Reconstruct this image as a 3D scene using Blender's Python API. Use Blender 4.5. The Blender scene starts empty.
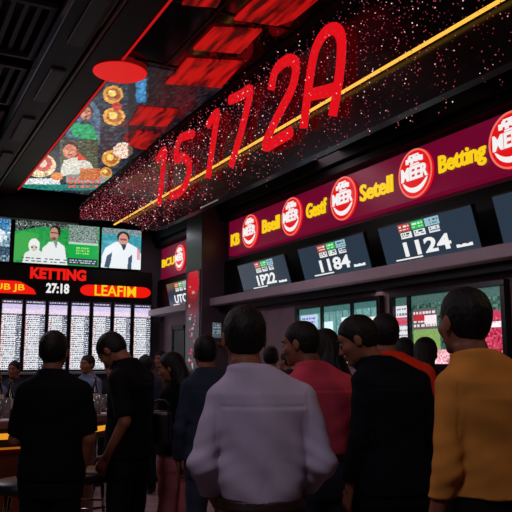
import bpy, math, random
import numpy as np
from mathutils import Vector, Matrix
random.seed(7); RNG = np.random.default_rng(7)
SC = bpy.context.scene
COL = SC.collection
PI = math.pi

# ------------------------------------------------------------------ camera
FPX = 700.0
YAW = math.radians(27.9); PITCH = math.atan(104/700)
CAMP = np.array([0.0, 0.0, 1.5])
FWD = np.array([math.sin(YAW), math.cos(YAW), 0.0]); RGT = np.array([math.cos(YAW), -math.sin(YAW), 0.0])
UPZ = np.array([0, 0, 1.0])
CF = FWD*math.cos(PITCH) + UPZ*math.sin(PITCH); CU = -FWD*math.sin(PITCH) + UPZ*math.cos(PITCH)
cd = bpy.data.cameras.new('camera'); cam = bpy.data.objects.new('camera', cd); COL.objects.link(cam)
cd.sensor_width = 36; cd.lens = 36*FPX/512; cd.clip_start = .05
cam.location = CAMP.tolist()
cam.matrix_world = Matrix(((RGT[0], CU[0], -CF[0], 0), (RGT[1], CU[1], -CF[1], 0), (RGT[2], CU[2], -CF[2], 1.5), (0, 0, 0, 1)))
SC.camera = cam

def ray(px, py):
    return CF*FPX + RGT*(px-256) + CU*(256-py)
def onx(px, py, x): d = ray(px, py); return CAMP + d*(x/d[0])
def ony(px, py, y): d = ray(px, py); return CAMP + d*(y/d[1])
def onz(px, py, z): d = ray(px, py); return CAMP + d*((z-1.5)/d[2])
def proj(P):
    v = P-CAMP; z = v@CF
    return 256+FPX*(v@RGT)/z, 256-FPX*(v@CU)/z
def atd(px, py, d):                       # point at a forward distance
    r = ray(px, py); return CAMP + r*(d/(r@FWD))

# ------------------------------------------------------------------ materials
def lin(c):
    return tuple((v/12.92 if v <= .04045 else ((v+.055)/1.055)**2.4) for v in [x/255 for x in c])
MATS = {}
def mat(name, rgb, rough=.6, metal=0, emit=0, noise=0, scale=20, bump=0, spec=.5, stretch=(1, 1, 1), trans=0):
    if name in MATS: return MATS[name]
    m = bpy.data.materials.new(name); m.use_nodes = True; nt = m.node_tree; b = nt.nodes['Principled BSDF']
    c = lin(rgb); b.inputs['Base Color'].default_value = (*c, 1)
    b.inputs['Roughness'].default_value = rough; b.inputs['Metallic'].default_value = metal
    b.inputs['Specular IOR Level'].default_value = spec
    if trans: b.inputs['Transmission Weight'].default_value = trans
    if emit:
        b.inputs['Base Color'].default_value = (0, 0, 0, 1) if emit > .01 else (*c, 1)
        b.inputs['Emission Color'].default_value = (*c, 1); b.inputs['Emission Strength'].default_value = emit
    if noise or bump:
        tc = nt.nodes.new('ShaderNodeTexCoord'); mp = nt.nodes.new('ShaderNodeMapping'); mp.inputs['Scale'].default_value = stretch
        nz = nt.nodes.new('ShaderNodeTexNoise'); nz.inputs['Scale'].default_value = scale; nz.inputs['Detail'].default_value = 5
        nt.links.new(tc.outputs['Object'], mp.inputs[0]); nt.links.new(mp.outputs[0], nz.inputs['Vector'])
        if noise and not emit:
            rp = nt.nodes.new('ShaderNodeValToRGB'); rp.color_ramp.elements[0].position = .3; rp.color_ramp.elements[1].position = .7
            rp.color_ramp.elements[0].color = (*[v*(1-noise) for v in c], 1); rp.color_ramp.elements[1].color = (*[min(1, v*(1+noise)) for v in c], 1)
            nt.links.new(nz.outputs['Fac'], rp.inputs[0]); nt.links.new(rp.outputs[0], b.inputs['Base Color'])
        if bump:
            bp = nt.nodes.new('ShaderNodeBump'); bp.inputs['Strength'].default_value = bump; bp.inputs['Distance'].default_value = .01
            nt.links.new(nz.outputs['Fac'], bp.inputs['Height']); nt.links.new(bp.outputs[0], b.inputs['Normal'])
    MATS[name] = m; return m
def screen_mat(name, strength):
    if name in MATS: return MATS[name]
    m = bpy.data.materials.new(name); m.use_nodes = True; nt = m.node_tree; b = nt.nodes['Principled BSDF']
    b.inputs['Base Color'].default_value = (.004, .004, .004, 1); b.inputs['Roughness'].default_value = .25
    a = nt.nodes.new('ShaderNodeAttribute'); a.attribute_name = 'Col'
    nt.links.new(a.outputs['Color'], b.inputs['Emission Color']); b.inputs['Emission Strength'].default_value = strength
    MATS[name] = m; return m

BLACK = mat('black_paint', (7, 6, 7), .5, spec=.25, noise=.3, scale=6)
DARK = mat('dark_panel', (16, 13, 15), .5, noise=.25, scale=5)
TVB = mat('tv_plastic', (12, 12, 14), .3)
MAUVE = mat('mauve_plaster', (150, 122, 130), .7, noise=.12, scale=3, bump=.05)
LEDGE = mat('ledge_laminate', (190, 164, 174), .45, noise=.06, scale=5)
CHROME = mat('chrome', (190, 190, 195), .2, 1)

# ------------------------------------------------------------------ object helpers
def tag(o, label=None, cat=None, group=None, kind=None):
    if label: o['label'] = label
    if cat: o['category'] = cat
    if group: o['group'] = group
    if kind: o['kind'] = kind
    return o
def thing(name, loc, label, cat, group=None, rz=0):
    o = bpy.data.objects.new(name, None); COL.objects.link(o); o.empty_display_size = .1
    o.location = [float(v) for v in loc]; o.rotation_euler = (0, 0, rz)
    return tag(o, label, cat, group)
def mesh(name, V, F, mats, parent=None, mi=None, smooth=False, local=False):
    V = np.asarray(V, float)
    if not local:
        q = parent
        while q is not None: V = V - np.array(q.location); q = q.parent
    me = bpy.data.meshes.new(name); me.from_pydata(V.tolist(), [], [list(map(int, f)) for f in F])
    for m in (mats if isinstance(mats, (list, tuple)) else [mats]): me.materials.append(m)
    if mi is not None: me.polygons.foreach_set('material_index', mi)
    if smooth: me.polygons.foreach_set('use_smooth', [True]*len(me.polygons))
    me.update()
    o = bpy.data.objects.new(name, me); COL.objects.link(o)
    if parent is not None: o.parent = parent
    return o
class MB:
    def __init__(s): s.V = []; s.F = []; s.M = []
    def add(s, V, F, m=0):
        n = len(s.V); s.V += [tuple(map(float, v)) for v in V]; s.F += [[i+n for i in f] for f in F]; s.M += [m]*len(F); return s
    def box(s, a, b, m=0, fr=None):
        (x0, y0, z0), (x1, y1, z1) = a, b
        V = [(x0, y0, z0), (x1, y0, z0), (x1, y1, z0), (x0, y1, z0), (x0, y0, z1), (x1, y0, z1), (x1, y1, z1), (x0, y1, z1)]
        if fr: V = [fr(*v) for v in V]
        return s.add(V, [(0, 3, 2, 1), (4, 5, 6, 7), (0, 1, 5, 4), (1, 2, 6, 5), (2, 3, 7, 6), (3, 0, 4, 7)], m)
    def tube(s, pts, r, n=8, m=0, closed=False):
        pts = [np.array(p, float) for p in pts]; k = len(pts); R = r if hasattr(r, '__len__') else [r]*k
        ref = None; rings = []
        for i in range(k):
            a = pts[(i-1) % k] if (i > 0 or closed) else pts[i]; b = pts[(i+1) % k] if (i < k-1 or closed) else pts[i]
            t = b-a; t /= np.linalg.norm(t)+1e-9
            if ref is None: ref = np.array([0, 0, 1.]) if abs(t[2]) < .9 else np.array([1., 0, 0])
            u = ref-t*(ref@t); u /= np.linalg.norm(u)+1e-9; w = np.cross(t, u); ref = u
            rings.append([pts[i]+R[i]*(u*math.cos(2*PI*j/n)+w*math.sin(2*PI*j/n)) for j in range(n)])
        V = [v for r_ in rings for v in r_]; F = []
        for i in range(k if closed else k-1):
            i2 = (i+1) % k
            for j in range(n): F.append((i*n+j, i*n+(j+1) % n, i2*n+(j+1) % n, i2*n+j))
        if not closed: F += [tuple(range(n))[::-1], tuple((k-1)*n+j for j in range(n))]
        return s.add(V, F, m)
    def lathe(s, prof, c, n=24, m=0):
        V = [(c[0]+r*math.cos(2*PI*j/n), c[1]+r*math.sin(2*PI*j/n), c[2]+z) for r, z in prof for j in range(n)]
        F = [(i*n+j, i*n+(j+1) % n, (i+1)*n+(j+1) % n, (i+1)*n+j) for i in range(len(prof)-1) for j in range(n)]
        F += [tuple(range(n))[::-1], tuple((len(prof)-1)*n+j for j in range(n))]
        return s.add(V, F, m)
    def build(s, name, mats, parent=None, smooth=False, bevel=0, local=False):
        o = mesh(name, s.V, s.F, mats, parent, s.M, smooth, local)
        if bevel:
            b = o.modifiers.new('b', 'BEVEL'); b.width = bevel; b.segments = 2; b.limit_method = 'ANGLE'
        return o
def struct(name, mb, m, bevel=0):
    return tag(mb.build(name, m, bevel=bevel), kind='structure')
class Frame:                       # a tilted rectangle: u to the right, v up, n out of it
    def __init__(s, o, u, v):
        s.o = np.array(o, float); s.u = np.array(u, float)/np.linalg.norm(u); s.v = np.array(v, float)/np.linalg.norm(v); s.n = np.cross(s.u, s.v)
    def __call__(s, a, b, c=0): return s.o+s.u*a+s.v*b+s.n*c
    def uv(s, P): d = np.array(P)-s.o; return d@s.u, d@s.v
def text_fit(name, txt, fr, u0, v0, w, h, nz, depth, m, parent, bold=.0, shear=0):
    cu = bpy.data.curves.new('t', 'FONT'); cu.body = txt; cu.size = 1; cu.extrude = .05; cu.offset = bold; cu.shear = shear; cu.resolution_u = 3
    ob = bpy.data.objects.new('t', cu); COL.objects.link(ob)
    me = bpy.data.meshes.new_from_object(ob.evaluated_get(bpy.context.evaluated_depsgraph_get()))
    bpy.data.objects.remove(ob)
    V = np.array([v.co[:] for v in me.vertices]); F = [list(p.vertices) for p in me.polygons]
    mn = V.min(0); mx = V.max(0); V = (V-mn)/np.maximum(mx-mn, 1e-6)
    P = [fr(u0+v[0]*w, v0+v[1]*h, nz+v[2]*depth) for v in V]
    return mesh(name, P, F, m, parent)
# ---- raster pictures for screens, as coloured cells of a flat mesh
class Canvas:
    def __init__(s, w, h, bg): s.w = w; s.h = h; s.a = np.ones((h, w, 3))*np.array(bg, float); s.Y, s.X = np.mgrid[0:h, 0:w]; s.X = (s.X+.5)/w; s.Y = (s.Y+.5)/h
    def fill(s, mk, c, al=1): s.a[mk] = s.a[mk]*(1-al)+np.array(c, float)*al; return s
    def rect(s, x0, y0, x1, y1, c, al=1): return s.fill((s.X >= x0) & (s.X < x1) & (s.Y >= y0) & (s.Y < y1), c, al)
    def ell(s, x, y, rx, ry, c, al=1): return s.fill(((s.X-x)/rx)**2+((s.Y-y)/ry)**2 < 1, c, al)
    def poly(s, P, c, al=1):
        ins = np.zeros(s.X.shape, bool); n = len(P)
        for i in range(n):
            (x1, y1), (x2, y2) = P[i], P[(i+1) % n]
            if y1 == y2: continue
            ins ^= ((y1 > s.Y) != (y2 > s.Y)) & (s.X < (x2-x1)*(s.Y-y1)/(y2-y1)+x1)
        return s.fill(ins, c, al)
    def noise(s, amp, mk=None, cell=1):
        n = RNG.normal(0, amp, (s.h//cell+1, s.w//cell+1, 1)).repeat(cell, 0).repeat(cell, 1)[:s.h, :s.w]
        if mk is not None: n = n*mk[..., None]
        s.a = np.clip(s.a+n, 0, 255); return s
    def scribble(s, x0, y0, x1, y1, c, n=12, t=.5):         # rows of small marks, read as tiny print
        r = np.zeros((s.h, s.w), bool)
        for k in range(n):
            y = y0+(y1-y0)*(k+.25)/n; hh = (y1-y0)/n*t
            x = x0
            while x < x1:
                w = RNG.uniform(.01, .05)*(x1-x0)*3
                r |= (s.X >= x) & (s.X < min(x+w, x1)) & (s.Y >= y) & (s.Y < y+hh)
                x += w+RNG.uniform(.02, .08)*(x1-x0)
        return s.fill(r, c)
def picture(name, cv, fn, m, parent):
    h, w = cv.h, cv.w
    jj, ii = np.mgrid[0:h+1, 0:w+1]; U = (ii/w).ravel(); Vv = (1-jj/h).ravel()
    P = np.array([fn(u, v) for u, v in zip(U, Vv)])
    a = (np.arange(h)[:, None]*(w+1)+np.arange(w)[None]).ravel()
    F = np.stack([a, a+w+1, a+w+2, a+1], 1)
    o = mesh(name, P, F, m, parent)
    c = np.clip(cv.a/255, 0, 1).reshape(-1, 3); c = np.where(c <= .04045, c/12.92, ((c+.055)/1.055)**2.4)
    c = np.concatenate([c, np.ones((len(c), 1))], 1).repeat(4, 0)
    at = o.data.color_attributes.new('Col', 'FLOAT_COLOR', 'CORNER'); at.data.foreach_set('color', c.ravel().astype(np.float32))
    return o

# ------------------------------------------------------------------ room shell
W = 5.3; D = 14.5; H = 4.7; FX = 3.3
fm = mat('floor_carpet', (120, 98, 100), .75, noise=.35, scale=9, bump=.2)
struct('floor', MB().box((-4.2, -3.2, -.2), (5.5, 14.7, 0)), fm)
struct('ceiling', MB().box((-4.2, -3.2, H), (5.5, 14.7, H+.2)), BLACK)
struct('wall_right', MB().box((W, -3.2, 0), (W+.2, 14.7, H)), MAUVE)
struct('wall_back', MB().box((-4.2, D, 0), (W, D+.2, H)), mat('back_plaster', (84, 80, 88), .7, noise=.15, scale=2))
struct('wall_left', MB().box((-4.2, -3.2, 0), (-4, 14.5, H)), DARK)
struct('wall_front', MB().box((-4, -3.2, 0), (W, -3, H)), DARK)

# right wall: cornice steps above the sign, dark band behind the TVs, shelf under them
c = MB().box((4.95, -3, 4.25), (W, 14.4, H)).box((5.05, -3, 4.05), (W, 14.4, 4.25)).box((5.12, -3, 3.93), (W, 14.4, 4.02))
struct('trim_1', c, BLACK)
struct('trim_2', MB().box((5.2, -3, 2.62), (W, 11.0, 3.2)).box((5.2, 11.8, 2.62), (W, 14.4, 3.2)), BLACK)
struct('trim_3', MB().box((4.92, -3, 2.42), (W, 11.0, 2.55)), LEDGE, .01)
struct('trim_4', MB().box((5.1, -3, 2.33), (W, 11.0, 2.42)), BLACK)
# pillar
a = ony(200, 300, 11.03)
struct('trim_5', MB().box((4.78, 11.03, 0), (W, 11.75, H)), mat('pillar_lacquer', (88, 72, 82), .35, noise=.2, scale=3), .01)
# side shelf under the far TV
struct('trim_6', MB().box((4.95, 11.95, 2.42), (W, 14.3, 2.55)), mat('pale_shelf', (190, 180, 188), .5), .01)
p0 = onx(175, 330, W); p1 = onx(185, 330, W)
struct('door_1', MB().box((W-.03, p1[1], 0), (W, p0[1], 2.1)), mat('door_dark', (26, 26, 30), .5), .005)
struct('trim_7', MB().box((W-.05, p1[1]-.08, 0), (W-.001, p1[1]-.01, 2.18)).box((W-.05, p0[1]+.01, 0), (W-.001, p0[1]+.08, 2.18)).box((W-.05, p1[1]-.08, 2.11), (W-.001, p0[1]+.08, 2.19)), DARK)
struct('baseboard_right', MB().box((W-.02, -3, 0), (W, 11.0, .12)), BLACK)

# ------------------------------------------------------------------ brand sign on the right wall
MAROON = mat('maroon_lightbox', (112, 4, 44), .4, emit=.9)
YEL = mat('yellow_letter', (250, 205, 20), .4, emit=1.0)
WHT = mat('white_letter', (240, 240, 240), .4, emit=1.0)
RED = mat('red_disc', (225, 18, 22), .35, emit=1.0)
RIM = mat('pale_rim', (255, 120, 105), .4, emit=.9)
XS = 5.16
def sign(px0, px1, logos, words, label, zb=3.27, zt=3.86, pxc=None):
    y0 = onx(px0, 240, XS)[1]; y1 = onx(px1, 200, XS)[1] if pxc is None else pxc
    fr = Frame((XS, y0, zb), (0, -1, 0), (0, 0, 1)); L = y0-y1; hh = zt-zb
    t = thing('lightbox_sign', (XS+.05, (y0+y1)/2, zb), label, 'sign')
    MB().box((0, 0, -.13), (L, hh, 0), fr=fr).build('sign_panel', MAROON, t, bevel=.006)
    for px, r in logos:
        u = fr.uv(onx(px, 200, XS))[0]; cv = hh*.5
        def disc(nm, r0, n0, n1, m, par, rin=0, a0=0, a1=2*PI, yo=0, sq=1):
            N = 48; V = []; F = []
            if rin == 0:
                V = [fr(u+r0*math.cos(2*PI*k/N), cv+yo+r0*sq*math.sin(2*PI*k/N), n1) for k in range(N)]+[fr(u+r0*math.cos(2*PI*k/N), cv+yo+r0*sq*math.sin(2*PI*k/N), n0) for k in range(N)]
                F = [tuple(range(N))]+[(k+N, (k+1) % N+N, (k+1) % N, k) for k in range(N)]
            else:
                for k in range(N+1):
                    an = a0+(a1-a0)*k/N; w = 1 if a1-a0 > 6 else math.sin(PI*k/N)**.6
                    ra = r0; rb = r0-(r0-rin)*w
                    for rr, nn in ((ra, n0), (ra, n1), (rb, n1), (rb, n0)): V.append(fr(u+rr*math.cos(an), cv+yo+rr*sq*math.sin(an), nn))
                for k in range(N):
                    for q in range(4): F.append((k*4+q, k*4+(q+1) % 4, k*4+4+(q+1) % 4, k*4+4+q))
            o = mesh(nm, V, F, m, par); return o
        d = disc('logo_disc', r, .001, .03, RED, t)
        disc('logo_rim', r, .031, .036, RIM, d, rin=r*.93)
        text_fit('logo_lettering', 'MEER', fr, u-r*.78, cv-r*.25, r*1.56, r*.55, .038, .01, WHT, d, .03)
        disc('logo_smile', r*.78, .032, .042, WHT, d, rin=r*.58, a0=PI*1.12, a1=PI*1.88)
        g = MB()
        for k in range(7):
            x = -r*.42+k*r*.14; yy = cv+r*.55+.02*r*math.sin(k*2.1)+r*.06*(k % 2)
            g.box((u+x-r*.08, yy-r*.1, .032), (u+x+r*.07, yy+r*.1, .042), fr=fr)
        g.box((u-r*.3, cv+r*.72, .032), (u+r*.25, cv+r*.78, .042), fr=fr); g.box((u-r*.25, cv+r*.34, .032), (u+r*.28, cv+r*.40, .042), fr=fr)
        g.build('logo_emblem', WHT, d)
    for s_, a, b, yc, hp in words:      # text, px left, px right, centre height fraction, height fraction
        ua = fr.uv(onx(a, 200, XS))[0]; ub = fr.uv(onx(b, 200, XS))[0]
        text_fit('sign_lettering', s_, fr, ua, hh*(yc-hp/2), ub-ua, hh*hp, .002, .02, YEL, t, .022)
    return t
sign(229, 540, [(251.5, .27), (293, .28), (345, .285), (418, .28), (517, .28)],
     [('KB', 232, 240, .42, .34), ('Bsell', 263, 280, .5, .36), ('Gestf', 307, 327, .5, .36), ('Setell', 361, 394, .48, .36), ('Betting', 441, 489, .46, .42)],
     'long maroon lit sign with red round logos and yellow words above the wall monitors')
sign(162, 190, [(182, .26)], [('BCU', 164, 176, .5, .26)], 'short maroon lit sign with one red logo beyond the dark pillar', pxc=12.2, zb=3.2, zt=3.85)

# ------------------------------------------------------------------ tilted monitors
BLU = mat('monitor_glass', (44, 57, 72), .2, emit=.95)
def monitor(tl, tr, bl, num, label, u0, u1, v0, v1, gu, xt=4.93, xb=5.06, seedn=0, grp='tilted monitors in a row under the lit signs', small=True):
    TL = onx(*tl, xt); TR = onx(*tr, xt); BL = onx(*bl, xb)
    wv = TL[1]-TR[1]; BL = np.array([xb, TL[1], 2.555+.01]); TL2 = np.array([xt, TL[1], (TL[2]+TR[2])/2])
    fr = Frame(BL, (0, -1, 0), TL2-BL); hh = np.linalg.norm(TL2-BL)
    t = thing('wall_monitor', (xb, TL[1]-wv/2, 2.55), label, 'monitor', grp)
    MB().box((0, 0, -.05), (wv, hh, 0), fr=fr).build('monitor_case', TVB, t, bevel=.006)
    MB().box((.012, .014, .0005), (wv-.012, hh-.012, .003), fr=fr).build('monitor_screen', BLU, t)
    MB().box((wv*.35, hh*.3, -.11), (wv*.65, hh*.6, -.05), fr=fr).build('wall_bracket', BLACK, t)
    if num:
        cv = Canvas(36, 18, (44, 58, 74))
        cols = [[(190, 70, 60), (235, 235, 230)], [(40, 190, 80), (235, 235, 235)], [(150, 190, 200), (220, 225, 230)]]
        for i in range(3):
            x = i*.34
            cv.rect(x, .02, x+.31, .5, cols[i][0]); cv.rect(x+.03, .55, x+.30, .95, cols[i][1])
            cv.scribble(x+.03, .08, x+.28, .45, (235, 240, 235) if i != 2 else (60, 80, 110), 2, .45)
            cv.scribble(x+.06, .6, x+.28, .9, (40, 60, 80), 2, .4)
        ua, ub = gu
        picture('odds_tiles', cv, lambda u, v: fr(wv*(ua+(ub-ua)*u), hh*(.56+.38*v), .005), screen_mat('screen_tiles', 1.0), t)
        text_fit('number_lettering', num, fr, wv*u0, hh*v0, wv*(u1-u0), hh*(v1-v0), .004, .004, WHT, t, .03)
        g = MB()
        for k in range(5): g.box((wv*(u1+.04+k*.03), hh*(v0-.02), .004), (wv*(u1+.07+k*.03), hh*(v0+.05-.015*(k%2)), .006), fr=fr)
        MB().box((wv*(u0-.12), hh*(v0-.07), .004), (wv*(u0+.18), hh*(v0-.035), .006), fr=fr).build('underline', WHT, t)
        g.build('screen_caption', WHT, t)
    return t
monitor((237, 266), (284, 253), (241, 295), '1P22', 'smallest tilted monitor of the pillar end showing the digits 1P22', .36, .74, .14, .5, (.38, .76))
monitor((297, 249), (363, 232), (304, 285), '1184', 'second tilted monitor from the pillar showing the number 1184', .3, .74, .16, .52, (.32, .74))
monitor((377, 228), (471, 204), (385, 268), '1124', 'widest visible tilted monitor showing the number 1124', .25, .74, .14, .5, (.24, .68))
monitor((491, 198), (580, 170), (500, 243), None, 'tilted blank blue-grey monitor cut off at the right edge', 0, 0, 0, 0, (0, 0))
monitor((166, 284), (187, 279), (170, 310), 'UTC', 'small tilted monitor on the pale shelf beyond the dark pillar', .3, .85, .1, .45, (.4, .95), xt=5.0, xb=5.1)

# ------------------------------------------------------------------ big display windows on the right wall
def display(px0, px1, cv, mull, label, zb=1.40, zt=2.27, poff=0):
    xf = 5.24; P0 = onx(px0, 300, xf); P1 = onx(px1, 300, xf); y0 = P0[1]; L = y0-P1[1]
    fr = Frame((xf, y0, zb), (0, -1, 0), (0, 0, 1)); hh = zt-zb
    t = thing('ticket_display', (W-.03, y0-L/2, zb), label, 'display')
    g = MB(); f = .06
    g.box((0, 0, -.05), (L, f, .03), fr=fr).box((0, hh-f, -.05), (L, hh, .03), fr=fr).box((0, f, -.05), (f, hh-f, .03), fr=fr).box((L-f, f, -.05), (L, hh-f, .03), fr=fr)
    g.build('display_frame', TVB, t, bevel=.005)
    picture('display_picture', cv, lambda u, v: fr(f+(L-2*f)*u, f+(hh-2*f)*v, -.02), screen_mat('screen_window', 1.3), t)
    for px in mull:
        u = fr.uv(onx(px, 300, xf))[0]
        MB().box((u-.02, f, -.018), (u+.02, hh-f, .02), fr=fr).build('mullion', TVB, t)
cv = Canvas(150, 60, (98, 142, 140)); cv.noise(8, cell=3)
for x in np.linspace(.33, .98, 9): cv.rect(x, 0, x+.012, 1, (40, 80, 80), .7)
cv.rect(0, 0, 1, .1, (60, 100, 98)); cv.rect(.02, .12, .26, .75, (170, 185, 215)); cv.scribble(.04, .15, .22, .42, (70, 80, 150), 4, .5); cv.scribble(.02, .5, .25, .75, (200, 90, 110), 4, .4)
cv.rect(.34, .27, .46, .55, (200, 225, 230)); cv.rect(.57, .22, .68, .5, (205, 225, 225)); cv.rect(.70, .25, .99, .6, (235, 220, 225)); cv.scribble(.72, .3, .97, .55, (200, 40, 60), 4, .5)
cv.poly([(.4, 1), (.45, .6), (.6, .5), (.72, 1)], (160, 175, 180)); cv.noise(38, (cv.X > .38) & (cv.Y > .55), 2); cv.noise(6)
display(296, 381, cv, [322, 352], 'wide lit display with posted notices, left of the two under the monitors')
cv = Canvas(170, 80, (50, 85, 75)); cv.noise(18, cell=3); cv.rect(0, 0, 1, .12, (60, 90, 85))
cv.rect(0, .12, .17, 1, (205, 205, 210)); cv.rect(0, .3, .17, .42, (200, 60, 80)); cv.scribble(.01, .14, .16, .95, (110, 110, 135), 10, .35)
cv.rect(.18, .2, .42, .5, (95, 75, 85)); cv.scribble(.19, .22, .42, .48, (210, 200, 200), 4, .5); cv.rect(.19, .28, .3, .38, (170, 40, 50)); cv.rect(.3, .3, .42, .42, (225, 210, 215))
cv.rect(.18, .5, .45, .8, (120, 150, 84)); cv.rect(.3, .72, .42, .78, (190, 150, 70)); cv.rect(.35, .8, .6, 1, (225, 160, 170)); cv.noise(30, (cv.Y > .8), 2)
cv.ell(.93, .75, .13, .45, (175, 50, 76)); cv.rect(.8, .45, .99, .52, (225, 215, 220)); cv.noise(22, (cv.X > .8) & (cv.Y > .4), 2); cv.noise(6)
display(391, 507, cv, [409], 'wide lit display with green pitch and red figures, right of the two under the monitors')

# ------------------------------------------------------------------ glowing panels on the pillar
fr = Frame((4.775, 11.72, 1.5), (0, -1, 0), (0, 0, 1))
cv = Canvas(24, 70, (58, 44, 52)); cv.noise(8); cv.ell(.5, .12, .45, .16, (235, 20, 50)); cv.rect(.1, .2, .9, .45, (150, 20, 40), .7)
for k in range(26):
    x = RNG.uniform(.1, .8); y = RNG.uniform(.05, .97); cv.rect(x, y, x+RNG.uniform(.05, .22), y+RNG.uniform(.01, .03), (220, 180, 185) if k % 2 else (235, 50, 70))
t = thing('poster', (4.78, 11.4, 1.3), 'tall dim poster with red glow and pale marks on the pillar side', 'poster')
MB().box((.04, -.21, -.005), (.64, 1.56, .004), fr=fr).build('poster_board', DARK, t)
picture('poster_print', cv, lambda u, v: fr(.05+.58*u, -.2+1.75*v, .006), screen_mat('screen_poster', .6), t)
P = ony(216, 325, 11.0); cv = Canvas(10, 14, (95, 110, 120)); cv.noise(15); cv.scribble(.1, .1, .9, .8, (180, 190, 200), 4, .4)
f2 = Frame((P[0], 11.024, P[2]), (1, 0, 0), (0, 0, 1))
t = thing('notice', f2(0, 0, 0), 'small pale notice pinned to the dark pillar face', 'notice')
MB().box((-.065, -.225, -.006), (.115, .045, .001), fr=f2).build('notice_board', DARK, t)
picture('notice_print', cv, lambda u, v: f2(-.06+.17*u, -.22+.26*v, .002), screen_mat('screen_poster', .6), t)
tag(MB().box((-.14, -.34, .0), (.2, -.30, .12), fr=f2).build('wooden_shelf', mat('orange_wood', (170, 80, 30), .5, noise=.2, scale=12), bevel=.005), 'small orange wooden shelf on the dark pillar face', 'shelf')

# ------------------------------------------------------------------ video wall on the back wall
YB = 14.25
def bwall(px0, pt0, pb0, px1, cv, name, label, cat, m=None, z0=None, z1=None, parts='screen_picture', grp=None):
    A = ony(px0, pt0, YB); B = ony(px0, pb0, YB); C = ony(px1, pt0, YB)
    za = A[2] if z1 is None else z1; zb = B[2] if z0 is None else z0
    t = thing(name, ((A[0]+C[0])/2, YB+.1, zb), label, cat, grp)
    fr = Frame((A[0], YB, zb), (1, 0, 0), (0, 0, 1)); L = C[0]-A[0]; hh = za-zb
    MB().box((0, 0, -.12), (L, hh, 0), fr=fr).build('screen_case', TVB, t, bevel=.005)
    picture(parts, cv, lambda u, v: fr(.012+(L-.024)*u, .012+(hh-.024)*v, .004), m, t)
    return t, fr, L, hh
SV = screen_mat('screen_video', 1.05)
ZT = ony(70, 224, YB)[2]; ZB = ony(70, 266, YB)[2]
cv = Canvas(40, 60, (120, 150, 165)); cv.noise(45, cell=3); cv.rect(.3, 0, .95, .3, (60, 120, 165)); cv.ell(.6, .4, .25, .15, (215, 225, 235)); cv.rect(.2, .65, 1, .85, (60, 90, 110)); cv.noise(25, cell=2)
bwall(-20, 215, 265, 12, cv, 'video_screen', 'blue video screen cut off at the left edge, first of the video wall', 'screen', SV, ZB, ZT)
cv = Canvas(150, 76, (38, 150, 72)); cv.noise(8, cell=4)
m_ = cv.Y < .12+.5*np.maximum(0, .3-cv.X); cv.fill(m_ & (cv.X < .62), (70, 80, 78)); cv.noise(45, m_ & (cv.X < .62), 2)
cv.poly([(0, .35), (.1, .25), (.28, .3), (.2, .95), (.0, .95)], (60, 165, 75))
cv.poly([(.1, 1), (.12, .78), (.19, .68), (.28, .66), (.34, .8), (.36, 1)], (222, 228, 225)); cv.ell(.225, .58, .065, .17, (232, 234, 230)); cv.ell(.225, .64, .035, .08, (200, 195, 185)); cv.ell(.2, .62, .012, .02, (60, 60, 60)); cv.ell(.25, .62, .012, .02, (60, 60, 60))
cv.poly([(.3, 1), (.32, .62), (.4, .46), (.5, .44), (.58, .55), (.62, 1)], (228, 232, 232)); cv.poly([(.44, .42), (.5, .42), (.48, .62)], (120, 150, 130))
cv.ell(.465, .2, .065, .15, (40, 34, 34)); cv.ell(.45, .27, .05, .16, (190, 140, 122)); cv.rect(.41, .22, .5, .25, (70, 40, 45)); cv.ell(.45, .38, .03, .04, (110, 80, 70))
cv.scribble(.08, .86, .62, .97, (70, 90, 95), 2, .5)
cv.rect(.63, 0, .99, .42, (115, 135, 128)); cv.noise(42, (cv.X > .63) & (cv.Y < .42), 1)
cv.rect(.63, .42, .99, .48, (190, 205, 200)); cv.rect(.63, .48, .99, .82, (20, 165, 70)); cv.scribble(.72, .52, .88, .72, (150, 230, 120), 3, .6); cv.rect(.63, .82, .99, .97, (45, 60, 70)); cv.scribble(.65, .84, .97, .95, (190, 200, 210), 2, .5)
bwall(15, 219, 262, 100.5, cv, 'video_screen', 'wide green video screen showing a man in white above the red sign', 'screen', SV, ZB, ZT)
cv = Canvas(80, 84, (60, 150, 165)); cv.noise(8, cell=3); cv.rect(0, 0, 1, .15, (120, 140, 145)); cv.noise(30, cv.Y < .2, 1)
for k in range(5): cv.ell(.25+.1*k, .35+.03*k, .2, .05, (110, 190, 200), .5)
cv.poly([(.02, .7), (.1, .5), (.35, .33), (.66, .33), (.9, .45), (1, .6), (1, 1), (.0, 1)], (232, 238, 242))
cv.ell(.54, .2, .16, .14, (50, 40, 42)); cv.ell(.54, .27, .12, .16, (205, 150, 135)); cv.rect(.46, .24, .62, .28, (150, 70, 70)); cv.poly([(.48, .38), (.62, .38), (.6, .48), (.55, .55)], (50, 65, 80))
cv.poly([(.08, .98), (.14, .7), (.27, .6), (.24, .85), (.2, 1)], (60, 85, 110)); cv.poly([(.66, 1), (.68, .72), (.78, .62), (.76, 1)], (60, 85, 110)); cv.rect(.9, .45, .98, .75, (215, 110, 120), .6)
bwall(101.5, 229, 269, 142, cv, 'video_screen', 'blue video screen showing a man in a white coat, last of the video wall', 'screen', SV, ZB, ZT)

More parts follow.
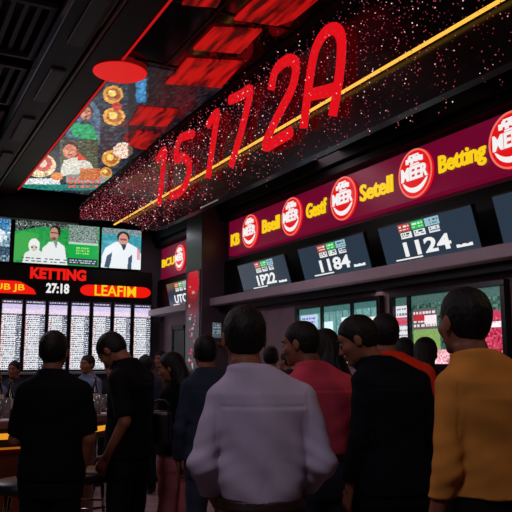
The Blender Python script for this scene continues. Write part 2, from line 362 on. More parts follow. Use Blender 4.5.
# header board with red signs
A = ony(-25, 270, YB+.05); B = ony(152, 270, YB+.05); zt = ZB-.03; zb = ony(70, 301, YB)[2]
board = thing('header_board', ((A[0]+B[0])/2, YB+.15, zb), 'black board with red KETTING lettering under the video wall', 'sign')
fb = Frame((A[0], YB+.05, zb), (1, 0, 0), (0, 0, 1)); L = B[0]-A[0]
MB().box((0, 0, -.15), (L, zt-zb, 0), fr=fb).build('board_panel', BLACK, board, bevel=.005)
REDG = mat('red_glow_letter', (235, 24, 16), .4, emit=1.0)
def btext(name, s, px0, y0, px1, y1, m, par, bold=.02, nz=.003, d=.02, shear=0):
    P = fb.uv(ony(px0, (y0+y1)/2, YB+.05)); Q = fb.uv(ony(px1, (y0+y1)/2, YB+.05)); T = fb.uv(ony((px0+px1)/2, y0, YB+.05))[1]; Bt = fb.uv(ony((px0+px1)/2, y1, YB+.05))[1]
    return text_fit(name, s, fb, P[0], Bt, Q[0]-P[0], T-Bt, nz, d, m, par, bold, shear)
btext('red_lettering', 'KETTING', 30, 268.5, 86, 280, REDG, board, .05)
btext('white_lettering', '27:18', 46, 283.5, 69, 293.5, WHT, board, .03)
def capsule(px0, px1, pyc, hpx, txt, tx, label, pointed=False):
    Lf = fb.uv(ony(px0, pyc, YB+.05)); Rt = fb.uv(ony(px1, pyc, YB+.05)); r = hpx/2*(YB)/700/1.08
    y = (Lf[1]+Rt[1])/2; N = 12
    if pointed: pr = [(Lf[0], y-r), (Rt[0], y-r), (Rt[0]-.05, y-r*.2), (Rt[0]-.3, y+r*.9), (Rt[0]-.4, y+r), (Lf[0], y+r)]
    else:
        pr = [(Lf[0]+1.6*r-1.6*r*math.sin(PI*k/N), y-r*math.cos(PI*k/N)) for k in range(N+1)][::1]
        pr = [(Rt[0]-1.6*r+1.6*r*math.sin(PI*k/N), y-r*math.cos(PI*k/N)) for k in range(N+1)]+[(Lf[0]+1.6*r-1.6*r*math.sin(PI*k/N), y+r*math.cos(PI*k/N)) for k in range(N+1)]
    n = len(pr); V = [fb(a, b, .05) for a, b in pr]+[fb(a, b, .001) for a, b in pr]
    F = [tuple(range(n))]+[(k+n, (k+1) % n+n, (k+1) % n, k) for k in range(n)]
    t = thing('red_sign', fb((Lf[0]+Rt[0])/2, y-r, .02), label, 'sign')
    mesh('sign_body', V, F, mat('red_capsule', (240, 22, 8), .3, emit=1.0), t)
    btext('yellow_lettering', txt, tx[0], tx[1], tx[2], tx[3], YEL, t, .008, .052, .02)
capsule(80, 150, 291.5, 12, 'LEAFIM', (94, 286, 135, 296.5), 'red glowing rounded sign with yellow letters right of KETTING')
capsule(-20, 36, 287, 13, 'UB JB', (-6, 284, 24, 292), 'red glowing pointed sign at the left edge under the video wall', True)

# odds boards
zb = ony(70, 371, YB)[2]; zt = ony(70, 300, YB)[2]-.02
desc = ['first from the left edge', 'second from the left', 'third from the left', 'fourth from the left, in the middle', 'fifth from the left', 'sixth from the left', 'rightmost beside the grey wall']
for i, (a, b) in enumerate([(1, 24), (25, 47), (48, 69), (70.5, 91), (92.5, 112), (113.5, 132), (133.5, 152)]):
    cv = Canvas(44, 130, (20, 18, 28))
    cv.rect(.04, .06, .96, .13, (200, 190, 225)); cv.rect(.04, .015, .96, .045, (90, 80, 110)); cv.scribble(.1, .02, .9, .045, (200, 200, 220), 1, .6)
    cv.rect(.04, .13, .96, .2, (225, 205, 225)); cv.rect(.04, .225, .72, .985, (225, 228, 235)); cv.rect(.76, .225, .95, .985, (70, 75, 95))
    cv.scribble(.02, .24, .2, .98, (150, 70, 60), 26, .55); cv.scribble(.16, .235, .74, .985, (60, 55, 70), 26, .42); cv.scribble(.76, .23, .95, .98, (220, 225, 235), 24, .5)
    cv.scribble(.1, .205, .9, .222, (160, 150, 170), 1, .6); cv.noise(16)
    bwall(a, 301, 371, b, cv, 'odds_board', 'tall white odds board with rows of print, '+desc[i], 'odds board', screen_mat('screen_board', 1.12), zb, zt, 'board_print', 'odds boards along the back wall')
# shelf and cabinets under the boards
c = MB().box((ony(-30, 372, YB)[0], 13.95, zb-.06), (ony(154, 372, YB)[0], D, zb-.012))
tag(c.build('back_shelf', mat('pale_counter', (150, 150, 160), .4, noise=.1), bevel=.01), 'long pale shelf under the odds boards', 'shelf')
c = MB().box((ony(-30, 372, YB)[0], 14.1, 0), (ony(154, 372, YB)[0]-.05, D-.005, zb-.062))
tag(c.build('back_cabinet', mat('cabinet_slate', (40, 40, 50), .5, noise=.2), bevel=.01), 'dark cabinet under the pale shelf at the back wall', 'cabinet')

# ------------------------------------------------------------------ hanging LED fascia
zl = onx(400, 59.5, FX)[2]
ZF0 = onx(400, 112, FX)[2]; ZC = 4.58
yfar = 14.1
ybk = onx(150, 231, FX)[1]; zf_far = onx(69, 224, FX)[2]
def zbot(y): return ZF0 if y <= ybk else ZF0+(zf_far-ZF0)*min(1, ((y-ybk)/(yfar-ybk)))**.8
ys = list(np.linspace(1.5, yfar, 40)); V = []; F = []
for y in ys:
    z0 = zbot(y); V += [(FX+.03, y, z0), (FX+.03, y, ZC), (FX+.12, y, ZC), (FX+.12, y, z0)]
for k in range(len(ys)-1):
    for q in range(4): F.append((k*4+q, k*4+4+q, k*4+4+(q+1) % 4, k*4+(q+1) % 4))
F += [(0, 1, 2, 3), tuple((len(ys)-1)*4+q for q in (3, 2, 1, 0))]
fas = thing('hanging_fascia', (FX+.07, 8, ZC), 'long black glossy fascia with red number 15172A hanging from the ceiling', 'sign')
mesh('fascia_panel', V, F, mat('black_glass', (5, 3, 5), .24, spec=.35, noise=.2, scale=4), fas)
MB().box((FX-.06, 1.5, ZC-.05), (FX+.16, yfar, ZC+.0)).box((FX-.03, 1.5, ZC), (FX+.12, yfar, H)).build('top_rail', mat('rail_metal', (38, 34, 38), .35, .6), fas)
lineP = [(FX-.01, y, zl) for y in np.linspace(1.6, onx(115, 222, FX)[1], 20)]
MB().tube(lineP, .014, 8).build('amber_light_line', mat('amber_neon', (255, 190, 70), .4, emit=1.15), fas)
DIG = mat('red_digit', (226, 16, 26), .9, emit=1.0, spec=.05)
strokes = {
 'digit_one': [[(157.5, 160), (164.5, 150), (163, 168), (161, 188), (159, 205)]],
 'digit_five': [[(193, 134), (185, 136), (179, 141), (176, 159), (183, 157), (189, 164), (188, 178), (181, 191), (171, 196)]],
 'digit_one_again': [[(208, 125), (217, 113), (215, 130), (211, 158), (208, 178)]],
 'digit_seven': [[(230, 100), (241, 95), (250, 90), (247, 108), (240, 136), (231, 166)]],
 'digit_two': [[(271, 90), (275, 72), (284, 62), (292, 60), (296, 68), (292, 88), (282, 108), (272, 128), (265, 146), (278, 140), (291, 132)]],
 'letter_a': [[(303.5, 128), (307, 100), (311, 70), (316, 48), (325, 33), (335, 29), (341, 38), (341, 58), (338, 85), (332.5, 116)], [(309, 95), (323, 92), (338, 88)]]}
for nm, ss in strokes.items():
    g = MB()
    for s_ in ss:
        P = [onx(x, y, FX-.03) for x, y in s_]
        Q = []
        for i in range(len(P)-1):                     # Catmull-Rom
            p0 = P[max(0, i-1)]; p1 = P[i]; p2 = P[i+1]; p3 = P[min(len(P)-1, i+2)]
            for t in np.linspace(0, 1, 5)[:-1]:
                Q.append(.5*((2*p1)+(-p0+p2)*t+(2*p0-5*p1+4*p2-p3)*t*t+(-p0+3*p1-3*p2+p3)*t**3))
        Q.append(P[-1]); r = .06
        nq = len(Q); Vv = []; Ff = []
        for i, q in enumerate(Q):
            tt = Q[min(nq-1, i+1)]-Q[max(0, i-1)]; tt[0] = 0; tt /= np.linalg.norm(tt)+1e-9; nn = np.array([0, -tt[2], tt[1]])
            for k in range(8):
                an = 2*PI*k/8+PI/8; Vv.append(q+nn*r*1.0*math.cos(an)+np.array([1., 0, 0])*.028*math.sin(an))
        for i in range(nq-1):
            for k in range(8): Ff.append((i*8+k, i*8+(k+1) % 8, i*8+8+(k+1) % 8, i*8+8+k))
        Ff += [tuple(range(8))[::-1], tuple((nq-1)*8+k for k in range(8))]
        g.add(Vv, Ff)
    g.build('digit', DIG, fas, smooth=True)
DIGP = []
# bead curtain: strings of tiny lit beads in front of the fascia
V = []; F = []; MI = []
OV = np.array([(1, 0, 0), (-1, 0, 0), (0, 1, 0), (0, -1, 0), (0, 0, 1), (0, 0, -1)], float); OF = [(0, 2, 4), (2, 1, 4), (1, 3, 4), (3, 0, 4), (2, 0, 5), (1, 2, 5), (3, 1, 5), (0, 3, 5)]
def bead(p, r, m):
    n = len(V); V.extend((OV*r+p).tolist()); F.extend([[i+n for i in f] for f in OF]); MI.extend([m]*8)
y = 2.0
while y < yfar:
    far = min(1, max(0, (y-3)/7))
    z = ZC-.06-RNG.uniform(0, .2); low = zbot(y)-(.0 if y > ybk else RNG.uniform(-.35, .22)*(1-.6*far))
    dens = RNG.uniform(.4, 1.1)**(1-far) if far < 1 else 1
    wob = .012
    while z > low:
        yy = y+RNG.normal(0, wob)
        if RNG.uniform() < dens*(.62+.38*far):
            r = (.0048+.0045*far)*RNG.uniform(.6, 1.35)
            x = FX-.085+RNG.uniform(-.02, .02); pz = z
            u = RNG.uniform(); mi = 0 if u < .55 else (1 if u < .86+.06*far else 2)
            bead(np.array([x, yy, pz]), r, mi)
        z -= RNG.uniform(.012, .05)*(1.0+.15*far)
    y += RNG.uniform(.02, .05)*(1.1+.5*far)
o = mesh('bead_curtain', V, F, [mat('bead_rose', (190, 70, 85), .3, emit=.8), mat('bead_dim', (120, 40, 60), .3, emit=.7), mat('bead_white', (255, 205, 205), .3, emit=1.0)], mi=MI)
tag(o, 'curtain of tiny red and pink light beads hanging in front of the fascia', 'bead curtain', kind='stuff')
print('beads', len(MI)//8)

# ------------------------------------------------------------------ glossy ceiling panel with pictures, a red lamp and painted reflections
ZP = 4.56
PA = onz(18, 190, ZP); xl = 1.98; yend = onz(60, 192, ZP)[1]
print('ceil panel', PA, onz(128, 0, ZP), yend)
cp = thing('ceiling_mirror_panel', (2.6, 8, H), 'glossy dark ceiling panel with lit pictures, red edged, beside the fascia', 'ceiling panel')
MB().box((xl, 2.0, ZP), (FX-.03, yend, H-.01)).build('mirror_sheet', mat('dark_mirror', (20, 10, 12), .1, noise=.3, scale=3), cp)
g = MB()
for yy in (3.0, 4.1, 5.3, 6.6): g.box((xl, yy-.01, ZP-.012), (FX-.06, yy+.01, ZP))
for xx in (2.42, 2.86): g.box((xx-.01, 2.0, ZP-.012), (xx+.01, 6.6, ZP))
g.build('panel_joints', mat('joint_metal', (36, 22, 24), .4, .5), cp)
# picture area
ya, yb_ = 6.7, yend-.05; ncx, ncy = 84, 160
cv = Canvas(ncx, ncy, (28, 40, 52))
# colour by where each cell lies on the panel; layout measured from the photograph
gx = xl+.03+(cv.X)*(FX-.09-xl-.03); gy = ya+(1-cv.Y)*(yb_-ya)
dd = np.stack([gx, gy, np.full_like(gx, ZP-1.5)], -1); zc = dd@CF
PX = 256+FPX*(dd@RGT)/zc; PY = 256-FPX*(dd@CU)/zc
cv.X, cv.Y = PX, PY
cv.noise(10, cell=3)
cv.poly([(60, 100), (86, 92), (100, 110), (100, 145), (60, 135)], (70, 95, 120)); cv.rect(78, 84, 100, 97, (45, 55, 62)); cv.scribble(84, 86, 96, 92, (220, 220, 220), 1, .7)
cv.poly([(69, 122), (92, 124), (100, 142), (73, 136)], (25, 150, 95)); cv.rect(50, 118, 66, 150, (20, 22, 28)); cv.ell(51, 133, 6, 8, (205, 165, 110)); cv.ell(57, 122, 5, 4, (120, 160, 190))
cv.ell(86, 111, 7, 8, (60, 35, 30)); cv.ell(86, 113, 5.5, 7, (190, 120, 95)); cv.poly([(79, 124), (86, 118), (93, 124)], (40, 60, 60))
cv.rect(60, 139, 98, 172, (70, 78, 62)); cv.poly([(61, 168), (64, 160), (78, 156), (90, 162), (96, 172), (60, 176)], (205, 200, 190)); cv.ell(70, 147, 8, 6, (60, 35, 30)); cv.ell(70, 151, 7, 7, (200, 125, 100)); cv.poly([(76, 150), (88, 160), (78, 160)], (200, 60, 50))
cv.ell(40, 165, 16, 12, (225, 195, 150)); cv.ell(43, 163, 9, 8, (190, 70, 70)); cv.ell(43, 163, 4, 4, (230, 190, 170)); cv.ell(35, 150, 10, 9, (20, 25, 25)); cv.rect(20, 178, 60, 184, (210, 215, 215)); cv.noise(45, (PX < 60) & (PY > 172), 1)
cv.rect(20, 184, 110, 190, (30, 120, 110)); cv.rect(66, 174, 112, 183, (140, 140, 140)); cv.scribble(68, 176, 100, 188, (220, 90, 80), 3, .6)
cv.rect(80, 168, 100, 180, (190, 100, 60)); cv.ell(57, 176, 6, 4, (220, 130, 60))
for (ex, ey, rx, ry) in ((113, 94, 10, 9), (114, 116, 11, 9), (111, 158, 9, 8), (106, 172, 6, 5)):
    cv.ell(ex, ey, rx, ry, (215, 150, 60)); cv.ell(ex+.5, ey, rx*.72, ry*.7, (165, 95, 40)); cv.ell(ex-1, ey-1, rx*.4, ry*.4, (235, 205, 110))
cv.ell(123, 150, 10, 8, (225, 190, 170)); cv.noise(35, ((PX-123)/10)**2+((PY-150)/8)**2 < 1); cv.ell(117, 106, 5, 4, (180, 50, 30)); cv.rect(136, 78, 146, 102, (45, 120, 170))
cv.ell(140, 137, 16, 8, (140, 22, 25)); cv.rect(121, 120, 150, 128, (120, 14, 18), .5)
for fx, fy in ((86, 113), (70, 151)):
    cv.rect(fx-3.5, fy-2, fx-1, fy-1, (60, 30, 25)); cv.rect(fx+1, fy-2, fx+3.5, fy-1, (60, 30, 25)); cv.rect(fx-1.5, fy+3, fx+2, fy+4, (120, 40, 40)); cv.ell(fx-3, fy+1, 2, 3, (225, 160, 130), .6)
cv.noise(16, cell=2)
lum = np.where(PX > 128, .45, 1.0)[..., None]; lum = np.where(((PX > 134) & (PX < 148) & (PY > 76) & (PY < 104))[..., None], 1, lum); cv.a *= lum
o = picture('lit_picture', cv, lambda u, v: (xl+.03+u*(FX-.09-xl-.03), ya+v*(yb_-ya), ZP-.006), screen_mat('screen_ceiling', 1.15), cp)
g = MB().tube([(xl-.02, 2.0, ZP-.04), (xl-.02, yend, ZP-.04)], .012, 8); g.build('red_edge_light', mat('red_neon', (205, 20, 25), .4, emit=.8), cp)
RL = mat('red_lamp', (225, 22, 18), .4, emit=.9)
def redlamp(pxc, pyc, rx, ry, label, k=.05):
    P = onz(pxc, pyc, ZP-.07); P2 = onz(pxc+rx, pyc, ZP-.07); r = np.linalg.norm((P2-P)[:2])
    t = thing('ceiling_lamp', (P[0], P[1], ZP), label, 'ceiling lamp', 'round red ceiling lamps')
    MB().lathe([(r*1.0, -.001), (r*1.0, -.06)], (P[0], P[1], ZP), 40).build('lamp_shade', mat('lamp_shade_red', (120, 14, 14), .4, emit=.5), t)
    MB().lathe([(r*.985, -.07), (r*.985, -.061)], (P[0], P[1], ZP), 40).build('diffuser', RL, t)
redlamp(120, 73, 27, 9, 'small round red lamp above the lit portrait pictures on the ceiling')
RR = mat('red_lamp_dim', (200, 18, 16), .5, emit=.6)
# red lamp reflections in the dark mirror, imitated by glowing patches
def redreflection(poly, label):
    P = [onz(x, y, ZP-.03) for x, y in poly]; n = len(P); c = sum(P)/n
    V = [p for p in P]+[p+np.array([0, 0, .025]) for p in P]
    F = [tuple(range(n))]+[(k, (k+1) % n, (k+1) % n+n, k+n) for k in range(n)]+[tuple(range(2*n-1, n-1, -1))]
    m = bpy.data.materials.get('red_streaked')
    if not m:
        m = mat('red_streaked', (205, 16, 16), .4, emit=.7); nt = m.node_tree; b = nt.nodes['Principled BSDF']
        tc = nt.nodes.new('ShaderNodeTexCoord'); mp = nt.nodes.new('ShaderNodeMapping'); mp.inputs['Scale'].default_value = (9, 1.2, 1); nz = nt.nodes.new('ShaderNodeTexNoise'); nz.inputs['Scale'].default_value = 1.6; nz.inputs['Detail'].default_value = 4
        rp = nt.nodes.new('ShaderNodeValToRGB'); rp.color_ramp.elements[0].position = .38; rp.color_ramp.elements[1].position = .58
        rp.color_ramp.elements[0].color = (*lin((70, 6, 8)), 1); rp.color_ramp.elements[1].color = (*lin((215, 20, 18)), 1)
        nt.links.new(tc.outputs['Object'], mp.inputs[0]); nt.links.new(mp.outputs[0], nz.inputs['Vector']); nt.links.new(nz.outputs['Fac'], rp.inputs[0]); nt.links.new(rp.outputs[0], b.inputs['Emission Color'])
    tag(mesh('red_reflection_patch', V, F, m), label, 'light panel', 'streaked red painted ceiling reflections')
redreflection([(129, 125), (140, 108), (179, 111), (166, 127)], 'streaked red painted ceiling reflection nearest the lit pictures')
redreflection([(166, 84), (187, 60), (243, 63), (221, 88)], 'streaked red painted ceiling reflection in the middle of the dark mirror')
redreflection([(234, 20), (262, -6), (330, -10), (294, 20), (277, 26)], 'streaked red painted ceiling reflection closest to the top edge')
redreflection([(192, -5), (224, -5), (216, 8), (182, 5)], 'tiny streaked red painted ceiling reflection at the top edge')
redreflection([(193, 50), (214, 29), (262, 31), (240, 54)], 'dim streaked red painted ceiling reflection between the middle and the topmost ones')
redreflection([(128, 146), (138, 132), (160, 134), (146, 150)], 'smallest streaked red painted ceiling reflection, beside the pictures of gold plates')

# dark beams and ducts on the left half of the ceiling
struct('trim_8', MB().box((1.62, -3, 4.5), (1.93, 13.3, H)), BLACK, .02)
struct('trim_9', MB().box((1.18, -3, 4.38), (1.5, 13.3, H)), BLACK, .02)
struct('trim_10', MB().box((-3.9, -3, 4.42), (.2, 13.3, H)), mat('brown_ceiling', (38, 22, 20), .6, noise=.2))
struct('trim_11', MB().box((-4, 13.3, 4.1), (FX-.1, 13.5, H)), BLACK, .02)
lab = ['nearest the camera', 'second from the camera', 'third from the camera', 'fourth from the camera', 'fifth from the camera', 'farthest, above the video wall']
for i in range(6):
    y0 = 4.4+i*1.45; t = thing('ceiling_grille', (1.05, y0+.5, H), 'dark slatted ceiling grille '+lab[i], 'grille', 'slatted grilles between the ceiling beams')
    g = MB().box((.45, y0, 4.52), (.5, y0+1.2, H)).box((1.1, y0, 4.52), (1.15, y0+1.2, H)).box((.5, y0, 4.52), (1.1, y0+.05, H)).box((.5, y0+1.15, 4.52), (1.1, y0+1.2, H)); g.build('grille_frame', mat('grille_metal', (34, 28, 29), .35, .6), t)
    for k in range(5): MB().box((.56+k*.11, y0+.05, 4.55), (.6+k*.11, y0+1.15, 4.6)).build('slat', DARK, t)
for i in range(5):
    y0 = 5.2+i*1.6
    tag(MB().box((1.3, y0, 4.355), (1.44, y0+.95, 4.38)).build('ceiling_strip', mat('strip_grey', (44, 39, 42), .5), bevel=.004), 'dark grey ceiling strip on the beam, '+['nearest', 'second', 'middle', 'fourth', 'farthest'][i]+' of the row', 'ceiling strip', 'grey strips along the ceiling beam')
for i, xx in enumerate((1.56, .32)):
    tag(MB().tube([(xx, y, 4.45+i*.06) for y in np.linspace(2, 13.2, 12)], .03, 10).build('ceiling_pipe', mat('pipe_metal', (60, 52, 54), .35, .7), smooth=True), ['thin dark pipe running between the two ceiling beams', 'thin dark pipe running beside the ceiling grilles'][i], 'pipe')

# ------------------------------------------------------------------ curved bar
bc = FWD*5.84+RGT*(-2.62); BA, BB = 1.5, 1.13
def bp(an, k=1.0, z=0):
    return bc+RGT*(BA-(1-k))*math.cos(an)+FWD*(BB-(1-k))*math.sin(an)+np.array([0, 0, z])
bar = thing('bar_counter', (bc[0], bc[1], 0), 'curved bar counter with amber light bands along its edge', 'bar counter')
def band(k0, z0, z1, k1=None, N=72):
    k1 = k0 if k1 is None else k1; V = []; F = []
    for j in range(N): V += [bp(2*PI*j/N, k0, z0), bp(2*PI*j/N, k1, z1)]
    for j in range(N): a = 2*j; b = 2*((j+1) % N); F.append((a, b, b+1, a+1))
    F += [tuple(range(0, 2*N, 2))[::-1], tuple(range(1, 2*N, 2))]
    return V, F
mesh('bar_body', *band(.80, 0.02, .90), mat('bar_front_orange', (100, 40, 10), .45, noise=.25, scale=6), bar)
mesh('bar_lip', *band(.94, .90, .955), mat('bar_lip_dark', (45, 26, 20), .4), bar)
mesh('lower_light_band', *band(.975, .957, .998), mat('amber_band', (250, 165, 40), .4, emit=.85), bar)
mesh('bar_rim', *band(.99, 1.0, 1.03), mat('bar_rim_brown', (80, 44, 30), .4), bar)
mesh('bar_top', *band(1.0, 1.032, 1.075), mat('bar_top_wood', (120, 78, 66), .3, noise=.25, scale=7), bar, )
mesh('bar_foot', *band(.74, 0, .02), BLACK, bar)
mesh('floor_light_band', *band(.83, .872, .89), mat('amber_band2', (200, 110, 25), .4, emit=.6), bar)
ZT_ = 1.075
GL = mat('drink_glass', (220, 215, 220), .05, trans=.8)
def put(px, d): P = atd(px, 360, d); return (P[0], P[1], ZT_)
gi = 0
glasses = [(3, 5.5, .035, .13, 'short glass with pink drink at the left edge of the bar'), (9, 5.25, .033, .15, 'tall pale glass near the elbow of the man in black'), (14, 5.8, .035, .12, 'short glass behind the tall pale glass on the bar'), (20, 5.4, .032, .16, 'tall glass right of the dark bottle on the bar'), (26, 5.7, .035, .12, 'small glass beside the left arm of the man in black'), (99, 5.65, .035, .12, 'small glass near the right end of the bar'), (104, 5.9, .035, .14, 'tall glass furthest right on the bar'), (101, 6.2, .035, .12, 'small glass at the back right rim of the bar'), (6, 6.3, .04, .15, 'tall glass at the back left of the bar')]
for px, d, r, h, lb in glasses:
    P = put(px, d); t = thing('drinking_glass', P, lb, 'glass', 'glasses on the bar')
    MB().lathe([(r*.75, 0), (r, h), (r*.93, h), (r*.7, .01)], P, 20).build('glass_body', GL, t, smooth=True)
    MB().lathe([(r*.66, .012), (r*.82, h*.6)], P, 20).build('drink', mat('pink_drink', (200, 110, 110), .2) if gi % 2 else mat('pale_drink', (190, 170, 160), .2), t); gi += 1
for px, d, h, lb in [(12, 5.5, .26, 'dark bottle standing between the glasses on the bar'), (1, 6.0, .28, 'dark bottle at the left edge of the bar'), (96, 6.4, .26, 'dark bottle behind the glasses at the right of the bar')]:
    P = put(px, d); t = thing('bottle', P, lb, 'bottle', 'bottles on the bar')
    MB().lathe([(.034, 0), (.036, .01), (.036, h*.6), (.014, h*.78), (.013, h)], P, 20).build('bottle_body', mat('bottle_glass', (28, 30, 24), .1), t, smooth=True)
    MB().lathe([(.0365, h*.2), (.0365, h*.5)], P, 20).build('bottle_label', mat('paper_label', (190, 180, 165), .7), t)
    MB().lathe([(.015, h), (.015, h+.015)], P, 12).build('bottle_cap', mat('cap_gold', (150, 110, 50), .4, .5), t)
for k, (px, d, sx, an, lb) in enumerate([(102, 5.75, .12, .2, 'white printed sheet on the right end of the bar'), (107, 6.1, .12, .7, 'white sheet lying beside the tall glass at the right of the bar'), (18, 5.15, .1, -.3, 'white sheet at the front edge of the bar by the man in black')]):
    P = np.array(put(px, d)); c_, s__ = math.cos(an), math.sin(an)
    tag(MB().box((-sx, -.09, .0005), (sx, .09, .003), fr=lambda a, b, c: (P[0]+a*c_-b*s__, P[1]+a*s__+b*c_, P[2]+c)).build('paper_sheet', mat('paper_white', (225, 215, 220), .8, noise=.1, scale=40)), lb, 'paper')
def plate(px, d, lb):
    P = put(px, d); tag(MB().lathe([(.06, 0), (.11, .018), (.105, .02), (.055, .006)], P, 28).build('plate', mat('white_china', (225, 220, 222), .25), smooth=True), lb, 'plate')
plate(98, 5.98, 'white plate behind the small glass near the right end of the bar'); plate(24, 6.05, 'white plate behind the left arm of the man in black')
# stools
def stool(px, d, lb):
    P = atd(px, 360, d); P[2] = 0; t = thing('bar_stool', P, lb, 'stool', 'bar stools at the curved bar')
    MB().lathe([(.17, .72), (.185, .735), (.185, .77), (.16, .79)], P, 32).build('seat', mat('stool_leather', (24, 18, 20), .4), t, smooth=True)
    for k in range(4):
        an = k*PI/2+.5; c_, s_ = math.cos(an), math.sin(an)
        MB().tube([(P[0]+.13*c_, P[1]+.13*s_, .72), (P[0]+.21*c_, P[1]+.21*s_, 0)], .011, 10).build('leg', CHROME, t, smooth=True)
    for z, r in ((.28, .183), (.57, .152)):
        MB().tube([(P[0]+r*math.cos(2*PI*j/24), P[1]+r*math.sin(2*PI*j/24), z) for j in range(24)], .008, 8, closed=True).build('foot_ring', CHROME, t, smooth=True)
stool(31, 4.35, 'black bar stool left of the man in the black T-shirt'); stool(92, 4.75, 'black bar stool right of the man in the black T-shirt')
# bin by the far floor
P = onz(156, 480, 0); t = thing('waste_bin', P, 'pale bin on the floor between the black polo man and the woman in pink trousers', 'bin')
MB().lathe([(.10, .04), (.125, .3), (.115, .3), (.09, .05)], P, 24).build('bin_body', mat('bin_pale', (150, 165, 172), .5), t, smooth=True)
MB().lathe([(.13, 0), (.13, .04)], P, 24).build('bin_base', BLACK, t)

# ------------------------------------------------------------------ people (signed distance shapes, polygonised with surface nets)
def surfnet(Fd, org, h):
    ins = Fd < 0; nx, ny, nz = Fd.shape
    c = np.zeros((nx-1, ny-1, nz-1), np.int8)
    for a in (0, 1):
        for b in (0, 1):
            for d in (0, 1): c += ins[a:nx-1+a, b:ny-1+b, d:nz-1+d]
    I, J, K = np.nonzero((c > 0) & (c < 8)); idx = -np.ones(c.shape, np.int64); idx[I, J, K] = np.arange(len(I))
    S = np.zeros((len(I), 3)); N = np.zeros(len(I))
    off = [(a, b, d) for a in (0, 1) for b in (0, 1) for d in (0, 1)]
    for o1 in off:
        for ax in range(3):
            if o1[ax]: continue
            o2 = list(o1); o2[ax] = 1
            f1 = Fd[I+o1[0], J+o1[1], K+o1[2]]; f2 = Fd[I+o2[0], J+o2[1], K+o2[2]]; m = (f1 < 0) != (f2 < 0)
            t = f1/np.where(np.abs(f1-f2) < 1e-12, 1e-12, f1-f2)
            p = np.array([np.full(len(I), float(v)) for v in o1]).T; p[:, ax] += t
            S[m] += p[m]; N[m] += 1
    V = (np.stack([I, J, K], 1)+S/N[:, None])*h+org
    Q = []
    for ax in range(3):
        a_, b_ = (ax+1) % 3, (ax+2) % 3
        s1 = [slice(1, -1)]*3; s1[ax] = slice(0, -1); s2 = list(s1); s2[ax] = slice(1, None)
        A = ins[tuple(s1)]; B = ins[tuple(s2)]; E = np.nonzero(A != B); st = A[E]
        P = [e.copy() for e in E]; P[a_] += 1; P[b_] += 1
        def cell(da, db):
            q = [p.copy() for p in P]; q[a_] -= da; q[b_] -= db; return idx[q[0], q[1], q[2]]
        q = np.stack([cell(1, 1), cell(0, 1), cell(0, 0), cell(1, 0)], 1); q[~st] = q[~st][:, ::-1]; Q.append(q)
    Q = np.concatenate(Q); Q = Q[(Q >= 0).all(1)]
    return V, Q
def smin(a, b, k):
    if k <= 0: return np.minimum(a, b)
    h = np.clip(.5+.5*(b-a)/k, 0, 1); return b+(a-b)*h-k*h*(1-h)
class Vox:
    def __init__(s, lo, hi, h):
        s.h = h; s.lo = np.array(lo, float); s.n = np.ceil((np.array(hi)-s.lo)/h).astype(int)+1
        s.F = np.full(s.n, .2, np.float32)
        s.ax = [s.lo[i]+np.arange(s.n[i])*h for i in range(3)]
    def sub(s, lo, hi):
        a = np.maximum(0, np.floor((np.array(lo)-s.lo)/s.h).astype(int)); b = np.minimum(s.n, np.ceil((np.array(hi)-s.lo)/s.h).astype(int)+1)
        sl = tuple(slice(a[i], max(a[i], b[i])) for i in range(3))
        X, Y, Z = np.meshgrid(*[s.ax[i][sl[i]] for i in range(3)], indexing='ij'); return sl, X, Y, Z
    def cone(s, a, b, r1, r2, k=.02):
        a = np.array(a, float); b = np.array(b, float); m = max(r1, r2)+k+3*s.h
        sl, X, Y, Z = s.sub(np.minimum(a, b)-m, np.maximum(a, b)+m)
        ab = b-a; L2 = ab@ab+1e-12
        t = np.clip(((X-a[0])*ab[0]+(Y-a[1])*ab[1]+(Z-a[2])*ab[2])/L2, 0, 1)
        d = np.sqrt((X-a[0]-t*ab[0])**2+(Y-a[1]-t*ab[1])**2+(Z-a[2]-t*ab[2])**2)-(r1+(r2-r1)*t)
        s.F[sl] = smin(s.F[sl], d, k)
    def chain(s, P, R, k=.02):
        for i in range(len(P)-1): s.cone(P[i], P[i+1], R[i], R[i+1], k)
    def flatcone(s, a, b, r1, r2, k=.01, ext=.0):        # open sleeve: cut flat at b
        a = np.array(a, float); b = np.array(b, float); m = max(r1, r2)+k+3*s.h
        sl, X, Y, Z = s.sub(np.minimum(a, b)-m, np.maximum(a, b)+m)
        ab = b-a; L = math.sqrt(ab@ab); t_ = ((X-a[0])*ab[0]+(Y-a[1])*ab[1]+(Z-a[2])*ab[2])/(L*L); t = np.clip(t_, 0, 1)
        d = np.sqrt((X-a[0]-t*ab[0])**2+(Y-a[1]-t*ab[1])**2+(Z-a[2]-t*ab[2])**2)-(r1+(r2-r1)*t)
        d = np.maximum(d, (t_-1)*L); s.F[sl] = smin(s.F[sl], d, k)
    def torso(s, prof, off, k=.02, z0=None, z1=None, ex=2.3):
        prof = np.array(prof); z0 = prof[0, 0] if z0 is None else z0; z1 = prof[-1, 0] if z1 is None else z1
        A = prof[:, 1].max()+off+.05
        sl, X, Y, Z = s.sub((-A-.06, -A, z0-.03), (A+.06, A, z1+.03))
        zz = s.ax[2][sl[2]]; a = np.interp(zz, prof[:, 0], prof[:, 1])+off; b = np.interp(zz, prof[:, 0], prof[:, 2])+off; cy = np.interp(zz, prof[:, 0], prof[:, 3]); cx = np.interp(zz, prof[:, 0], prof[:, 4])
        q = (np.abs((X-cx)/a)**ex+np.abs((Y-cy)/b)**ex)**(1/ex)
        d = (q-1)*np.minimum(a, b)*.9
        d = np.maximum(d, np.maximum(z0-Z, Z-z1)); s.F[sl] = smin(s.F[sl], d.astype(np.float32), k)
    def mesh(s): return surfnet(s.F, s.lo, s.h)
